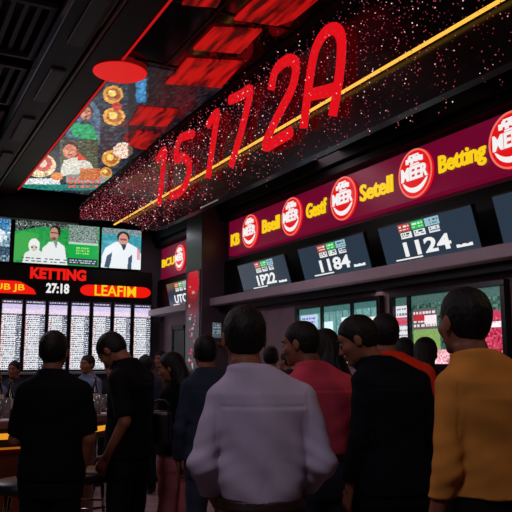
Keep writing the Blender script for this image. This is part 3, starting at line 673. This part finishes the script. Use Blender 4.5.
def ell(X, Y, Z, c, r):
    k0 = np.sqrt(((X-c[0])/r[0])**2+((Y-c[1])/r[1])**2+((Z-c[2])/r[2])**2)
    k1 = np.sqrt(((X-c[0])/r[0]**2)**2+((Y-c[1])/r[1]**2)**2+((Z-c[2])/r[2]**2)**2)+1e-9
    return k0*(k0-1)/k1
def rc(X, Y, Z, a, b, r1, r2):
    ab = [b[i]-a[i] for i in range(3)]; L2 = sum(v*v for v in ab)
    t = np.clip(((X-a[0])*ab[0]+(Y-a[1])*ab[1]+(Z-a[2])*ab[2])/L2, 0, 1)
    return np.sqrt((X-a[0]-t*ab[0])**2+(Y-a[1]-t*ab[1])**2+(Z-a[2]-t*ab[2])**2)-(r1+(r2-r1)*t)
def head_sdf(X, Y, Z):
    d = ell(X, Y, Z, (0, -.012, .012), (.074, .094, .096))
    d = smin(d, ell(X, Y, Z, (0, .032, -.045), (.058, .06, .072)), .03)
    d = smin(d, ell(X, Y, Z, (0, .07, .03), (.05, .022, .03)), .025)
    d = smin(d, ell(X, Y, Z, (0, .076, -.098), (.022, .018, .018)), .02)
    for s_ in (-1, 1):
        d = smin(d, ell(X, Y, Z, (s_*.04, .06, -.025), (.024, .026, .022)), .02)
        d = -smin(-d, ell(X, Y, Z, (s_*.031, .103, .002), (.018, .014, .012)), .012)
        e = ell(X, Y, Z, (s_*.079, -.004, -.008), (.009, .02, .033)); d = smin(d, e, .008)
    d = smin(d, rc(X, Y, Z, (0, .088, .005), (0, .108, -.034), .007, .011), .012)
    d = smin(d, ell(X, Y, Z, (0, .098, -.038), (.018, .012, .009)), .008)
    d = smin(d, ell(X, Y, Z, (0, .089, -.064), (.023, .011, .007)), .005)
    d = smin(d, ell(X, Y, Z, (0, .087, -.076), (.019, .010, .007)), .005)
    return d
def rotm(yaw, pitch, roll=0):
    cy, sy = math.cos(yaw), math.sin(yaw); cp_, sp = math.cos(pitch), math.sin(pitch); cr, sr = math.cos(roll), math.sin(roll)
    Rz = np.array([[cy, -sy, 0], [sy, cy, 0], [0, 0, 1]]); Rx = np.array([[1, 0, 0], [0, cp_, -sp], [0, sp, cp_]]); Ry = np.array([[cr, 0, sr], [0, 1, 0], [-sr, 0, cr]])
    return Rz@Ry@Rx
PROF = [(.80, .160, .105, 0), (.92, .168, .112, -.005), (1.03, .150, .100, 0), (1.15, .152, .100, .0), (1.27, .170, .108, 0), (1.36, .178, .105, -.008), (1.415, .165, .09, -.012), (1.455, .115, .07, -.015), (1.50, .058, .058, -.01), (1.54, .054, .056, -.005)]
SKIN = mat('skin_tan', (128, 78, 58), .6, spec=.3, noise=.08, scale=30)
HAIR = mat('hair_black', (8, 6, 7), .6, spec=.25, bump=.5, scale=90, stretch=(1, 1, .25))
EYE = mat('eye_white', (95, 86, 82), .4)
JEAN = mat('denim_navy', (30, 38, 58), .8, noise=.25, scale=60, bump=.1)
BTR = mat('trouser_black', (10, 9, 11), .8, spec=.15, noise=.15, scale=40)
SHOE = mat('shoe_black', (14, 12, 12), .35)
BELT = mat('belt_leather', (40, 26, 20), .45)
def person(px, ytop, d, label, shirt, trousers=BTR, yaw=0, hyaw=0, hpitch=0, hroll=0, hshift=(0, 0), sleeve=1.0, armL=None, armR=None, hem=.98, h=.0075, width=1.0,
           hair='short', collar=True, Hh=None, female=False, tuck=False, belt=False, bodypx=None, group=None, loose=.012, wr=.0035, hands=True, fold=1.0, skin=SKIN, faced=True):
    P = atd(px, ytop, d); Hh = Hh or P[2]; s = Hh/1.75
    B = atd(px if bodypx is None else bodypx, 360, d); ang = -YAW+yaw
    t = thing('person', (B[0], B[1], 0), label, 'person', group, ang); t.scale = (s, s, s)
    h0 = h/s
    # local frame: person faces +Y; camera-forward is +Y when yaw = 0
    prof = [(z, a*width*(1.02 if (female and z < 1) else 1)*(.92 if (female and 1.0 < z < 1.5) else 1), b*(1 if width < 1 else width), cy, 0) for z, a, b, cy in PROF]
    lat = 0 if bodypx is None else max(-.13, min(.13, (px-bodypx)*d/707/s))
    hs = np.array([lat*math.cos(yaw), -lat*math.sin(yaw)+hshift[1], 0.])
    prof = [(z, a, b, cy+hs[1]*max(0, (z-1.38)/.16), hs[0]*max(0, (z-1.38)/.16)) for z, a, b, cy, cx in prof]
    sw = .160*width*(.92 if female else 1)
    arms = {}
    for sd, sp in ((-1, armL), (1, armR)):
        S_ = np.array([sd*sw, -.012, 1.392])
        if sp is None: sp = ((.215, -.04, 1.12), (.22, .05, .88))
        E_ = np.array([sd*sp[0][0], sp[0][1], sp[0][2]]); W_ = np.array([sd*sp[1][0], sp[1][1], sp[1][2]])
        arms[sd] = (S_, E_, W_)
    lo = np.array([-.36, -.24, -.01]); hi = np.array([.36, .24, 1.80])
    for S_, E_, W_ in arms.values():
        for q in (E_, W_): lo = np.minimum(lo, q-.22 if q is W_ else q-.08); hi = np.maximum(hi, q+.22 if q is W_ else q+.08)
    lo[2] = -.01; hi[2] = 1.83
    hc = np.array([0, .012, 1.628])+hs; R = rotm(hyaw, -hpitch, hroll); piv = np.array([0, -.015, 1.54])+hs; hc2 = piv+R@(hc-piv)
    # ---------- body
    v = Vox(lo, hi, h0)
    v.torso(prof, -.004, .02)
    for sd in (-1, 1):
        S_, E_, W_ = arms[sd]; f = .92 if female else 1
        v.cone((sd*.035+hs[0]*.5, -.02+hs[1]*.3, 1.475), (sd*(sw-.02), -.015, 1.405), .035, .038, .03)
        v.cone(S_, E_, .047*f, .037*f, .03); v.cone(E_, W_, .037*f, .024*f, .015)
        v.chain([(sd*.085, 0, .88), (sd*.10, .01, .48), (sd*.11, -.02, .09)], [.078, .05, .036], .03)
        v.cone((sd*.11, -.02, .05), (sd*.125, .14, .03), .034, .026, .02)
        # hand
        if hands:
            dr = W_-E_; dr /= np.linalg.norm(dr); side = np.array([0, 1., 0])if abs(dr[1]) < .75 else np.array([sd*-1., 0, 0]); side = side-dr*(side@dr); side /= np.linalg.norm(side)
            nrm = np.cross(dr, side); nrm *= np.sign(nrm@np.array([-sd, 0, -.3]))or 1      # palm faces the body
            pc = W_+dr*.03
            for q, (oo, Ln) in enumerate(zip((-.029, -.010, .010, .028), (.062, .074, .08, .072))):
                b0 = W_+dr*.012+side*oo*.6; k0 = W_+dr*.088+side*oo; v.cone(b0, k0, .013, .011, .008)
                p1 = k0+(dr*.92+nrm*.38+side*oo*2)*Ln*.45; p2 = p1+(dr*.6+nrm*.8)*Ln*.32; p3 = p2+(dr*.25+nrm*.95)*Ln*.24
                v.chain([k0, p1, p2, p3], [.0095, .0085, .008, .007], .003)
            k0 = W_+dr*.025+side*.02; p1 = k0+(dr*.6+side*.75+nrm*.25)*.045; p2 = p1+(dr*.85+side*.35+nrm*.35)*.035; p3 = p2+(dr*.9+nrm*.3)*.025
            v.chain([k0, p1, p2, p3], [.014, .012, .0095, .008], .006)
    v.cone(piv+np.array([0, -.005, -.045])-hs*.2, hc2+R@np.array([0, -.02, -.055]), .054*(.85 if female else 1), .052*(.85 if female else 1), .02)
    sl, X, Y, Z = v.sub(hc2-.17, hc2+.17)
    Q = np.stack([X-hc2[0], Y-hc2[1], Z-hc2[2]], -1)@R; v.F[sl] = smin(v.F[sl], head_sdf(Q[..., 0], Q[..., 1], Q[..., 2]).astype(np.float32), .012)
    V, F = v.mesh(); mesh('body', V, F, skin, t, smooth=True, local=True)
    # ---------- hair
    hv = Vox(hc2-(.22 if hair != 'long' else .3), hc2+.2, h0*.8)
    if hair == 'long': hv = Vox(hc2-np.array([.2, .24, .40]), hc2+np.array([.2, .2, .16]), h0)
    X, Y, Z = np.meshgrid(*hv.ax, indexing='ij'); Q = np.stack([X-hc2[0], Y-hc2[1], Z-hc2[2]], -1)@R; x, y, z = Q[..., 0], Q[..., 1], Q[..., 2]
    nz = .0012*np.sin(x*160+3*np.sin(z*70+px))*np.sin(y*140+2*np.sin(x*90))
    th = .0045+.012*np.clip((z-.0)/.1, 0, 1)+(.006 if hair != 'short' else 0)
    dh = ell(x, y, z, (0, -.014, .014), (.076, .096, .097))-th+nz
    line = np.interp(y, [-.1, -.05, -.015, .02, .045, .075], [-.085, -.085, -.03, -.015, .03, .055])
    dh = np.maximum(dh, (line-z)*.8)
    if hair == 'long':
        # falls down the back in world space
        a = hc2+R@np.array([0, -.045, 0.]); b = np.array([hs[0]*.6, -.125, 1.40]); c2 = np.array([hs[0]*.3, -.14, 1.27])
        dd_ = smin(rc(X, Y, Z, a, b, .082, .078), rc(X, Y, Z, b, c2, .078, .045), .03)+.003*np.sin(X*170+2*np.sin(Z*30))
        fr_ = ell(x, y, z, (0, .07, -.03), (.066, .07, .12))
        dd_ = np.maximum(dd_, -fr_); dh = smin(dh, dd_, .015)
    hv.F[:] = dh; V, F = hv.mesh(); mesh('hair', V, F, HAIR, t, smooth=True, local=True)
    if faced:
        for sd in (-1, 1):
            e = MB(); c_ = hc2+R@np.array([sd*.031, .083, .002])
            e.lathe([(.002, -.0125), (.008, -.0095), (.0122, -.003), (.0122, .003), (.008, .0095), (.002, .0125)], c_, 14); e.build('eye', EYE, t, smooth=True, local=True)
            e = MB(); e.tube([hc2+R@np.array([sd*.012, .099, .02]), hc2+R@np.array([sd*.03, .098, .027]), hc2+R@np.array([sd*.05, .083, .022])], [.003, .0045, .002], 6); e.build('eyebrow', HAIR, t, smooth=True, local=True)
    # ---------- shirt
    v = Vox(lo, hi, h0)
    sp_ = []
    for (z, a, b, cy, cx) in prof:
        if z < 1.3: a = max(a, (.150 if female else .157)*width); b = max(b, .108)
        if tuck and z < 1.06: a -= .012; b -= .01
        if not tuck and z < 1.1: a += .014; b += .014
        sp_.append((z, a, b, cy, cx))
    v.torso(sp_, loose, .02, z0=hem, z1=1.512)
    for sd in (-1, 1):
        S_, E_, W_ = arms[sd]; f = .92 if female else 1
        v.cone((sd*.035+hs[0]*.5, -.02+hs[1]*.3, 1.478), (sd*(sw-.02), -.015, 1.405), .056, .056, .03)
        if sleeve <= .62:
            C_ = S_+(E_-S_)*min(1, sleeve/.55); v.flatcone(S_, C_, .058*f, .058*f, .03)
        else:
            v.cone(S_, E_, .055*f, .046*f, .02); C_ = E_+(W_-E_)*(sleeve-.5)/.5 if sleeve < 1 else W_
            v.flatcone(E_, C_, .050*f, .036*f if sleeve >= 1 else .046*f, .015)
    X, Y, Z = np.meshgrid(*v.ax, indexing='ij', sparse=True)
    amp = wr*np.clip(1.2-abs(Z-1.08)*2.2, .25, 1)
    w_ = np.sin(38*Z+14*X+3*np.sin(9*X+px)+2*np.sin(14*Y))*.5+np.sin(26*Z-22*np.abs(X)+4*np.sin(7*Z+px))*.6+np.sin(60*X+18*Z+px)*.25
    v.F += (amp*w_*fold).astype(np.float32)
    if sleeve > .62:
        for sd in (-1, 1):
            E_ = arms[sd][1]; r2_ = (X-E_[0])**2+(Y-E_[1])**2+(Z-E_[2])**2
            v.F += (wr*.5*np.exp(-r2_/.011)*np.sin(95*(Z+.5*sd*X)+px)).astype(np.float32)
            v.F += (.003*np.exp(-((X-sd*(sw+.012)-(1.40-Z)*.05*sd)/.005)**2)*(Z > 1.24)*(Z < 1.42)).astype(np.float32)
    if collar: v.F += (.0035*np.exp(-((Z-1.372)/.0055)**2)*(Y < .0)*(np.abs(X) < sw)).astype(np.float32)
    v.F[:] = np.maximum(v.F, hem-Z)
    v.cone((hs[0]*.6, -.01+hs[1]*.6, 1.44), (hs[0]*.95, -.012+hs[1]*.95, 1.5), .075, .066, .03)
    v.F[:] = np.maximum(v.F, Z-1.515-.25*np.maximum(0, -(Y-hs[1])))
    nb = np.sqrt((X-hs[0])**2+(Y-(-.008+hs[1]))**2)-(.056 if not female else .062); v.F[:] = np.maximum(v.F, -np.maximum(nb, 1.492-Z))
    V, F = v.mesh(); mesh('shirt', V, F, shirt, t, smooth=True, local=True)
    if collar:
        cvx = Vox((hs[0]-.12, -.13+hs[1], 1.42), (hs[0]+.12, .12+hs[1], 1.56), h0*.7)
        X, Y, Z = np.meshgrid(*cvx.ax, indexing='ij'); rr = np.sqrt(((X-hs[0]*.95)/1.0)**2+((Y+.01-hs[1])/1.0)**2); zc_ = 1.497-.12*(Y+.01)
        R0 = .066-.18*(Z-zc_)
        cvx.F[:] = np.maximum(np.abs(rr-R0)-.0065, np.abs(Z-zc_)-.024); cvx.F[:] = np.maximum(cvx.F, -np.maximum(np.abs(X-hs[0])-.012-.4*(Z-1.46), .0-Y))
        V, F = cvx.mesh(); mesh('collar', V, F, shirt, t, smooth=True, local=True)
    # ---------- trousers
    v = Vox((-.3, -.2, .0), (.3, .2, 1.08), h0*1.2)
    v.torso(prof, .012, .02, z0=.80, z1=1.035)
    for sd in (-1, 1):
        v.chain([(sd*.085, 0, .87), (sd*.10, .01, .48)], [.092, .068], .03); v.flatcone((sd*.10, .01, .48), (sd*.11, -.02, .06), .068, .055, .02)
    X, Y, Z = np.meshgrid(*v.ax, indexing='ij', sparse=True)
    v.F += (.003*np.sin(40*Z+9*X+3*np.sin(11*Y+px))*np.clip(1.1-abs(Z-.48)*3, .3, 1)).astype(np.float32)
    V, F = v.mesh(); mesh('trousers', V, F, trousers, t, smooth=True, local=True)
    if belt:
        bx = Vox((-.25, -.2, .98), (.25, .2, 1.06), h0); bx.torso(prof, .019, 0, z0=1.0, z1=1.037); V, F = bx.mesh(); mesh('belt', V, F, BELT, t, smooth=True, local=True)
    for sd in (-1, 1):
        v = Vox((sd*.12-.1, -.1, -.01), (sd*.12+.1, .22, .14), h0); v.cone((sd*.11, -.02, .062), (sd*.127, .135, .042), .05, .038, .03); X, Y, Z = np.meshgrid(*v.ax, indexing='ij', sparse=True); v.F[:] = np.maximum(v.F, .002-Z)
        V, F = v.mesh(); mesh('shoe', V, F, SHOE, t, smooth=True, local=True)
    return t
def cloth(n, c, **k): return mat('cloth_'+n, c, .9, spec=.12, noise=.1, scale=k.get('scale', 8), bump=.06)
LAV = cloth('lavender', (176, 164, 188)); BLK = cloth('black', (7, 7, 8)); NVY = cloth('navy', (38, 46, 62)); RSH = cloth('rose', (196, 66, 84))
INK = cloth('ink', (9, 12, 20)); MUS = cloth('mustard', (196, 128, 56)); ORG = cloth('vermilion', (205, 48, 28)); LGR = cloth('pale_grey', (165, 150, 165)); BGR = cloth('blue_grey', (92, 104, 132)); PNK = mat('trouser_pink', (176, 96, 104), .8, noise=.12, scale=20)
R_ = math.radians
person(245, 306, 2.65, 'man in pale lavender shirt with rolled sleeves standing in the centre, back turned', LAV, mat('trouser_brown', (60, 44, 38), .8, noise=.2, scale=30), yaw=R_(2), hyaw=R_(8), sleeve=.84,
       armL=((.226, -.06, 1.17), (.165, .12, .985)), armR=((.226, -.05, 1.16), (.155, .13, 1.02)), hem=1.03, tuck=True, belt=True, bodypx=262, width=.97, h=.006, loose=.016, wr=.007)
person(53, 331, 4.0, 'man in black short-sleeved T-shirt standing at the bar, back turned', BLK, BTR, sleeve=.5, armL=((.22, .0, 1.12), (.17, .2, 1.06)), armR=((.22, -.02, 1.13), (.165, .07, .95)), collar=False, hem=.9, h=.007, bodypx=56, width=1.03)
person(124, 340, 4.6, 'man in black polo shirt turned left with his head bowed', cloth('polo', (10, 10, 13)), BTR, yaw=R_(68), hyaw=R_(2), hpitch=R_(50), hshift=(0, .02), sleeve=.5, armL=((.2, -.09, 1.14), (.2, .03, .93)), armR=((.2, .0, 1.12), (.14, .1, .95)), hem=.9, Hh=1.73, bodypx=131, h=.007)
person(175, 357, 5.3, 'woman with long dark hair in black top and pink trousers', BLK, PNK, yaw=R_(55), hyaw=R_(28), hpitch=R_(12), hair='long', female=True, sleeve=.62, armL=((.19, .03, 1.13), (.14, .2, 1.12)), armR=((.19, .03, 1.13), (.12, .2, 1.12)), hem=.93, Hh=1.56, bodypx=178, collar=False, h=.0075)
person(206, 335, 4.7, 'man in dark blue shirt with short hair behind the lavender shirt man', NVY, JEAN, yaw=R_(8), hyaw=R_(12), sleeve=.95, hem=.9, h=.008, bodypx=212)
person(306, 321, 3.85, 'man in rose red shirt glancing left', RSH, JEAN, yaw=R_(24), hyaw=R_(40), hpitch=R_(8), sleeve=.6, armR=((.21, -.02, 1.13), (.18, .14, .98)), hem=1.03, tuck=True, bodypx=319, h=.007, belt=True, width=1.0)
person(328, 329, 4.7, 'woman with long dark hair in pale grey top behind the rose red shirt', LGR, BTR, yaw=R_(15), hyaw=R_(25), hpitch=R_(10), hair='long', female=True, sleeve=.8, bodypx=339, hem=.9, h=.0075, collar=False)
person(368, 315, 3.6, 'man in dark ink blue shirt looking down to the left', INK, BTR, yaw=R_(22), hyaw=R_(56), hpitch=R_(22), sleeve=.9, hem=.86, bodypx=390, h=.007, Hh=1.74, width=1.06)
person(386, 314, 4.25, 'man in vermilion shirt half hidden behind the ink blue shirt', ORG, BTR, hyaw=R_(5), sleeve=.6, bodypx=396, hem=.92, h=.008, width=1.05)
person(405, 338, 6.3, 'woman with dark hair left of the two beneath the right display', cloth('plum', (24, 14, 20)), BTR, hair='long', female=True, sleeve=.9, h=.009, collar=False, yaw=R_(10))
person(426, 338, 5.2, 'woman with straight dark hair right of the two beneath the right display', cloth('charcoal', (14, 12, 14)), BTR, hair='long', female=True, sleeve=.9, h=.009, collar=False, yaw=R_(-25))
person(468, 288, 2.55, 'man in mustard long-sleeved shirt at the right edge, back turned', MUS, BTR, yaw=R_(20), hyaw=R_(2), sleeve=1.0, armL=((.205, -.03, 1.12), (.215, .06, .88)), hem=1.03, tuck=False, bodypx=486, h=.006, wr=.005, collar=False)
# far figures
person(146, 355, 8.2, 'distant man in dark blue jacket right of the black polo man', cloth('dusk', (40, 44, 66)), BTR, h=.011, sleeve=1.0, yaw=R_(30), hyaw=R_(30))
person(161, 351, 9.6, 'distant person in brown shirt left of the long-haired woman', cloth('umber', (70, 46, 44)), BTR, h=.012, sleeve=.6, yaw=R_(150))
person(271, 346, 7.0, 'distant man in dark top seen over the lavender shoulder', cloth('soot', (20, 17, 22)), BTR, h=.010, sleeve=.9, yaw=R_(-10))
person(287, 352, 8.6, 'distant person in dark purple coat left of the rose red shirt', cloth('aubergine', (44, 32, 52)), BTR, h=.011, sleeve=1.0, yaw=R_(60))
person(15, 361, 8.6, 'man in dark suit facing the bar at the far left', cloth('slate', (40, 40, 56)), BTR, h=.010, sleeve=1.0, yaw=R_(170), hair='short')
person(88, 355, 8.2, 'man in blue-grey shirt with raised forearm behind the bar', BGR, BTR, h=.009, sleeve=.6, yaw=R_(150), armL=((.22, .05, 1.12), (.19, .24, 1.33)))
person(112, 362, 8.8, 'man in dark jacket beyond the bowed head of the black polo man', cloth('coal', (26, 26, 32)), BTR, h=.010, sleeve=1.0, yaw=R_(175))
person(-6, 372, 8.0, 'person in grey-blue shirt cut off at the left edge behind the bar', BGR, BTR, h=.010, sleeve=.6, yaw=R_(165), Hh=1.45)
# shoulder bag of the long-haired woman
P = atd(157, 428, 4.98); t = thing('shoulder_bag', P, 'black shoulder bag hanging beside the woman in pink trousers', 'bag')
g = MB(); fr3 = Frame(P, RGT, (0, 0, 1)); g.box((-.12, -.12, -.04), (.10, .12, .04), fr=fr3); o = g.build('bag_body', mat('bag_leather', (16, 12, 14), .4), t); b = o.modifiers.new('b', 'BEVEL'); b.width = .03; b.segments = 4
MB().tube([fr3(-.08, .11, 0), fr3(-.05, .16, 0), fr3(0, .19, .0), fr3(.05, .19, .0), fr3(.08, .16, .0), fr3(.08, .11, 0)], .008, 8).build('bag_strap', mat('bag_leather', (16, 12, 14), .4), t, smooth=True)

# ------------------------------------------------------------------ unseen fill lights, added to brighten the people and the room
def area(loc, size, power, col, tgt=None, sy=None):
    l = bpy.data.lights.new('fill_light', 'AREA'); l.energy = power; l.color = col; l.shape = 'RECTANGLE'; l.size = size; l.size_y = sy or size
    o = bpy.data.objects.new('fill_light', l); COL.objects.link(o); o.location = loc
    dv = Vector(tgt)-Vector(loc) if tgt else Vector((0, 0, -1)); o.rotation_euler = dv.to_track_quat('-Z', 'Y').to_euler(); return o
area((-.9, .5, 3.7), .7, 29, (.95, .84, .95), (1.0, 2.6, 1.4))
area((3.3, .9, 3.2), .6, 8, (1, .66, .42), (2.9, 2.4, 1.4))
area((.4, 3.6, 4.1), .8, 14, (1, .7, .7), (1.8, 5, 1.4))
area((-.6, 9.0, 4.0), 1.6, 50, (.85, .8, 1.0), (.6, 8, 1))
area((4.15, 7.5, 3.75), .5, 16, (1, .78, .84), (4.9, 7.5, 2.2), 6.5)
area((4.85, 6.8, 2.31), .12, 3.5, (1, .8, .85), (4.9, 6.8, 0), 7.5)  # added strip under the ledge, no fixture, brightens lower wall and heads
area((4.4, 13, 4.0), .5, 5, (.9, .85, 1), (4.9, 13.2, 1.5))
area((2.6, 5.5, 4.42), .8, 1.5, (1, .5, .5), (2.4, 5.5, 0), 5.0)
w = bpy.data.worlds.new('world'); SC.world = w; w.use_nodes = True
w.node_tree.nodes['Background'].inputs[0].default_value = (.02, .015, .02, 1); w.node_tree.nodes['Background'].inputs[1].default_value = .3
SC.view_settings.view_transform = 'Standard'; SC.view_settings.look = 'None'; SC.view_settings.gamma = 1; SC.view_settings.exposure = 0
